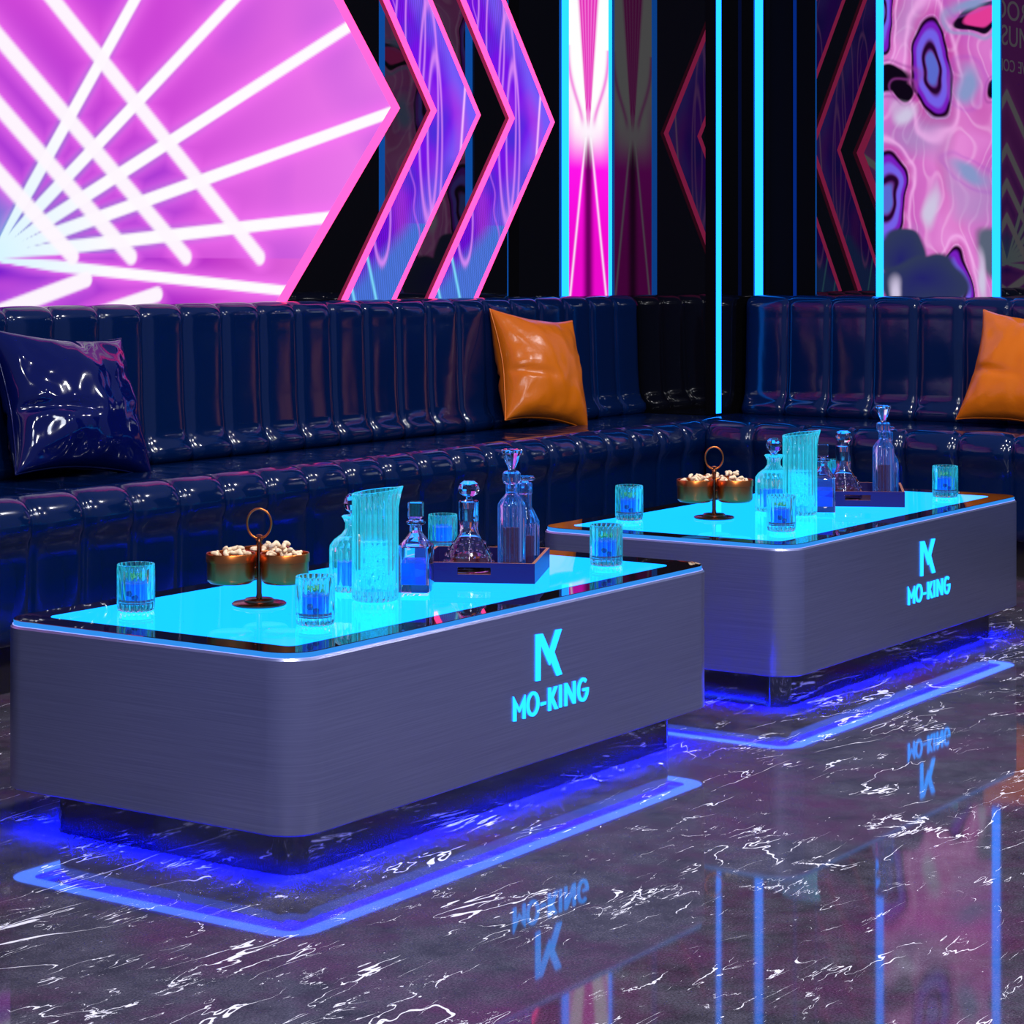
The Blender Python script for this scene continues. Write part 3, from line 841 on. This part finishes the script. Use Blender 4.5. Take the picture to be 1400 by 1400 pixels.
ice=mesh_obj('crushed_ice',mb.v,mb.f,M['ice'],None,loc=(3.655,2.815,TZ)); tag(ice,'crushed ice filling the lower half of the pitcher on the nearer table','ice',kind='stuff')
i2=ice.copy(); C.objects.link(i2); i2.location=Vector(ice.location)+Vector((PO[0],PO[1],0)); i2['label']='crushed ice filling the lower half of the pitcher on the farther table'

# faceted ball stopper
def facet_ball(R,zc,sq=1.0,n=8):
    prof=[(0,zc-R*sq*.92)]
    for a in (-65,-35,0,35,62): prof.append((R*math.cos(math.radians(a)),zc+R*sq*math.sin(math.radians(a))))
    prof.append((0,zc+R*sq*.90))
    return lathe(prof,n)
# round shouldered decanter with ball stopper
def round_decanter(x,y):
    t=thing('decanter','round-shouldered glass decanter with ball stopper behind the pitcher on the nearer table','decanter',(x,y,TZ))
    R=.052
    prof=[(0,0),(R-.005,0),(R,.004),(R,.02),(R,.085),(R-.001,.094),(R-.010,.106),(.026,.118),(.019,.128),(.0185,.140),(.024,.151),(.0265,.154),(.024,.156),(.018,.152),(.0155,.140),(.016,.128),(.022,.120),(.038,.108),(R-.006,.092),(R-.006,.020),(R-.010,.012),(0,.011)]
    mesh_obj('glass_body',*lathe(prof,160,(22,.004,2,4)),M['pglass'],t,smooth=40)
    mesh_obj('liquor',*lathe([(0,.0125),(R-.012,.0125),(R-.0085,.02),(R-.0085,.062),(R-.010,.063),(0,.063)],40),M['drink'],t,smooth=40)
    v,f=facet_ball(.0225,.182,1,10); s=mesh_obj('stopper',v,f,M['cryst'],t)
    mesh_obj('plug',*lathe([(0,.135),(.012,.135),(.014,.153),(.010,.158),(.008,.163),(0,.163)],16),M['cryst'],s,smooth=40)
    return t
rd=round_decanter(3.745,2.940)
dup(rd,(DX-.004,-.006,0),'round-shouldered glass decanter with ball stopper behind the pitcher on the farther table')
# square decanter
def square_decanter(x,y,rot):
    t=thing('decanter','square glass decanter with block stopper left of the tray on the nearer table','decanter',(x,y,TZ),rot)
    h=.0335
    def sq(k,r): return rrect(-k,k,-k,k,min(r,k*.98),5)
    outer=[(sq(h-.001,.003),0),(sq(h,.004),.002),(sq(h,.004),.093),(sq(h-.002,.005),.097),(sq(.022,.018),.110),(sq(.0135,.0132),.122),(sq(.0125,.0122),.138),(sq(.0155,.0152),.1385),(sq(.0205,.020),.141),(sq(.0205,.020),.144),(sq(.016,.0157),.147)]
    inner=[(sq(.009,.0088),.146),(sq(.0085,.0083),.124),(sq(.018,.015),.108),(sq(h-.006,.004),.092),(sq(h-.006,.004),.016)]
    v,f=prism(outer+inner,True,True)
    mesh_obj('glass_body',v,f,M['cryst'],t,smooth=30)
    v,f=prism([(sq(h-.0064,.004),.0166),(sq(h-.0064,.004),.060)]); mesh_obj('liquor',v,f,M['drink'],t,smooth=30)
    s=mesh_obj('stopper',*prism([(sq(.0135,.002),.152),(sq(.0145,.002),.154),(sq(.0145,.002),.184),(sq(.0135,.002),.186)]),M['cryst'],t)
    mesh_obj('plug',*lathe([(0,.132),(.0078,.132),(.008,.1465),(.009,.152),(0,.152)],16),M['cryst'],s,smooth=40)
    return t
ROTF=math.atan2(-.232,.117)
sd=square_decanter(3.808,2.826,ROTF)
dup(sd,(DX,-.010,0),'square glass decanter with block stopper left of the tray on the farther table')

# tray (local x = along the handle side, local y = away)
TRX,TRY=3.913+.0,2.907
def tray():
    t=thing('serving_tray','dark walnut serving tray with slot handle holding bottles on the nearer table','tray',(4.03,2.675,TZ),ROTF+PI)
    # local: x from 0 (right front corner) to .26 (left), y from 0 (front) to -.283 (back, away)
    Wt,Dt,Ht,th=.26,.283,.043,.007
    mesh_obj('tray_floor',*box(th,Wt-th,-Dt+th,-th,0,.008),M['walnutin'],t)
    def side(x0,x1,y0,y1):
        v,f=box(x0,x1,y0,y1,0,Ht); fm=[0,1,0,0,0,0]
        return v,f,fm
    for k,(x0,x1,y0,y1) in enumerate(((0,Wt,-Dt,-Dt+th),(0,th,-Dt+th,-th),(Wt-th,Wt,-Dt+th,-th))):
        v,f,fm=side(x0,x1,y0,y1); mesh_obj('tray_side',v,f,None,t,mats=[M['walnut'],M['walnutedge']],fm=fm)
    # front side with a slot, split around the opening
    mb=MB(); a,b_,c,d=.095,.167,.018,.033
    for q in (box(0,a,-th,0,0,Ht),box(b_,Wt,-th,0,0,Ht),box(a,b_,-th,0,0,c),box(a,b_,-th,0,d,Ht)): 
        mb.add(q); 
    fm=[0,1,0,0,0,0]*4
    mesh_obj('handle_side',mb.v,mb.f,None,t,mats=[M['walnut'],M['walnutedge']],fm=fm)
    return t
tr=tray(); dup(tr,(DX,-.004,0),'dark walnut serving tray with slot handle holding bottles on the farther table')
TF=TZ+.0085
# conical decanter
def conical(x,y):
    t=thing('decanter','flared ship decanter with studded base and ball stopper on the nearer tray','decanter',(x,y,TF))
    prof=[(0,0),(.050,0),(.0535,.003),(.0545,.012),(.0525,.026),(.048,.040),(.040,.054),(.030,.068),(.0235,.079),(.0215,.084),(.0195,.094),(.0215,.104),(.0215,.112),(.0222,.148),(.0222,.151),(.0205,.153),(.015,.151),(.0145,.11),(.014,.098),(.020,.078),(.036,.052),(.046,.014),(0,.010)]
    v,f=lathe(prof,120)
    vv=[]
    for a,b,c in v:
        r=math.hypot(a,b)
        if False: 
            an=math.atan2(b,a); k=1+.055*max(0,math.sin(an*18+ (c*900//PI)*PI))*abs(math.sin(c*450))
            a*=k;b*=k
        vv.append((a,b,c))
    mesh_obj('glass_body',vv,f,M['cryst'],t,smooth=30)
    # studs
    mb=MB(); sv,sf=ico(.0038,1)
    for lv,(r_,z_) in enumerate(((.0535,.020),(.0500,.0345),(.0440,.048),(.036,.061))):
        for k in range(20-lv*2):
            an=2*PI*(k+.5*(lv%2))/(20-lv*2); mb.add((sv,sf),0,Matrix.Translation((r_*math.cos(an),r_*math.sin(an),z_)))
    mesh_obj('studs',mb.v,mb.f,M['cryst'],t,smooth=True)
    mesh_obj('liquor',*lathe([(0,.0105),(.043,.0145),(.0415,.024),(.040,.0295),(0,.0295)],40),M['brandy'],t,smooth=40)
    v,f=facet_ball(.0250,.180,.76,10); s=mesh_obj('stopper',v,f,M['cryst'],t)
    mesh_obj('plug',*lathe([(0,.136),(.0125,.136),(.014,.1515),(.007,.156),(.007,.163),(0,.163)],16),M['cryst'],s,smooth=40)
    return t
cd=conical(4.082,2.884); dup(cd,(DX-.005,.0,0),'flared ship decanter with studded base and ball stopper on the farther tray')
def tall_bottle(x,y):
    t=thing('liquor_bottle','tall ribbed glass bottle of brown liquor with flared cone stopper on the nearer tray','bottle',(x,y,TF))
    R=.0305
    prof=[(0,0),(R-.004,0),(R,.004),(R,.012),(R,.150),(R-.001,.158),(R-.009,.170),(.0145,.178),(.0130,.182),(.0130,.200),(.0175,.203),(.0195,.209),(.0195,.224),(.0155,.228),(.011,.227),(.0095,.198),(.0095,.180),(.018,.168),(R-.005,.155),(R-.005,.014),(0,.010)]
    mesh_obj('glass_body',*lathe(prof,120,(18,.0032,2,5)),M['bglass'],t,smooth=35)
    mesh_obj('liquor',*lathe([(0,.012),(R-.008,.0125),(R-.0062,.018),(R-.0062,.108),(R-.008,.109),(0,.109)],40),M['brandy'],t,smooth=40)
    s=mesh_obj('stopper',*lathe([(0,.2285),(.0085,.2285),(.0075,.234),(.0145,.250),(.0225,.270),(.0235,.273),(.021,.275),(0,.274)],12),M['cryst'],t)
    mesh_obj('plug',*lathe([(0,.190),(.0085,.190),(.009,.2275),(0,.2275)],12),M['cryst'],s)
    return t
tb=tall_bottle(4.041,2.742); dup(tb,(DX,.0,0),'tall ribbed glass bottle of brown liquor with flared cone stopper on the farther tray')
def flat_bottle(x,y):
    t=thing('liquor_bottle','ribbed glass bottle with flat disc stopper behind the tall bottle on the nearer tray','bottle',(x,y,TF))
    R=.0318
    prof=[(0,0),(R-.004,0),(R,.004),(R,.012),(R,.095),(R-.0005,.108),(R-.007,.122),(.0185,.134),(.0145,.140),(.0140,.168),(.0155,.170),(.0155,.190),(.014,.193),(.0105,.192),(.010,.142),(.015,.134),(R-.012,.122),(R-.005,.106),(R-.005,.014),(0,.010)]
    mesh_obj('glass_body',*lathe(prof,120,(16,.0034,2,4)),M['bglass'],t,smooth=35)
    mesh_obj('liquor',*lathe([(0,.012),(R-.008,.0125),(R-.0062,.018),(R-.0062,.078),(R-.008,.079),(0,.079)],40),M['brandy'],t,smooth=40)
    mesh_obj('stopper',*lathe([(0,.180),(.0095,.180),(.0095,.194),(.008,.1965),(.019,.199),(.0215,.201),(.0215,.205),(.019,.207),(0,.207)],24),M['cryst'],t,smooth=30)
    return t
fb=flat_bottle(4.149,2.779); dup(fb,(DX,.0,0),'ribbed glass bottle with flat disc stopper behind the tall bottle on the farther tray')

# ------------------------------------------------------------------ light
def area(loc, tgt, size, power, col=(1,1,1), shape='DISK'):
    l=bpy.data.lights.new('lamp','AREA'); l.shape=shape; l.size=size; l.energy=power; l.color=col
    o=bpy.data.objects.new('ceiling_or_fill_lamp',l); C.objects.link(o); o.location=loc
    d=Vector(tgt)-Vector(loc); o.rotation_euler=d.to_track_quat('-Z','Y').to_euler(); return o
for (x,y) in ((1.5,.3),(3.6,.3),(5.8,.3),(2.6,2.2),(4.9,2.3),(7.0,2.2)):
    area((x,y,3.4),(x+.15,y+.35,0),.07,40,(1,.98,1))
area((.5,-1.8,5.2),(4.4,3,.3),1.6,130,(.85,.9,1))  # soft fill lamp added behind the camera for the table fronts

area((-.9,-.9,3.9),(3.3,2.6,.3),.45,85,(.95,.95,1))  # lamp added near the camera to give the steel corners a highlight

w=bpy.data.worlds.new('world'); bpy.context.scene.world=w; w.use_nodes=True
w.node_tree.nodes['Background'].inputs[0].default_value=(.15,.19,.48,1)
w.node_tree.nodes['Background'].inputs[1].default_value=.8

# ------------------------------------------------------------------ camera
cam=bpy.data.cameras.new('camera'); co=bpy.data.objects.new('camera',cam); C.objects.link(co)
co.location=(0,0,1.085); co.rotation_euler=(PI/2,0,math.radians(34.15-90))
cam.sensor_width=36; cam.lens=3100/1400*36; cam.shift_y=-333/1400; cam.clip_start=.05
bpy.context.scene.camera=co
vs=bpy.context.scene.view_settings; vs.view_transform='Standard'; vs.look='None'; vs.exposure=0; vs.gamma=1
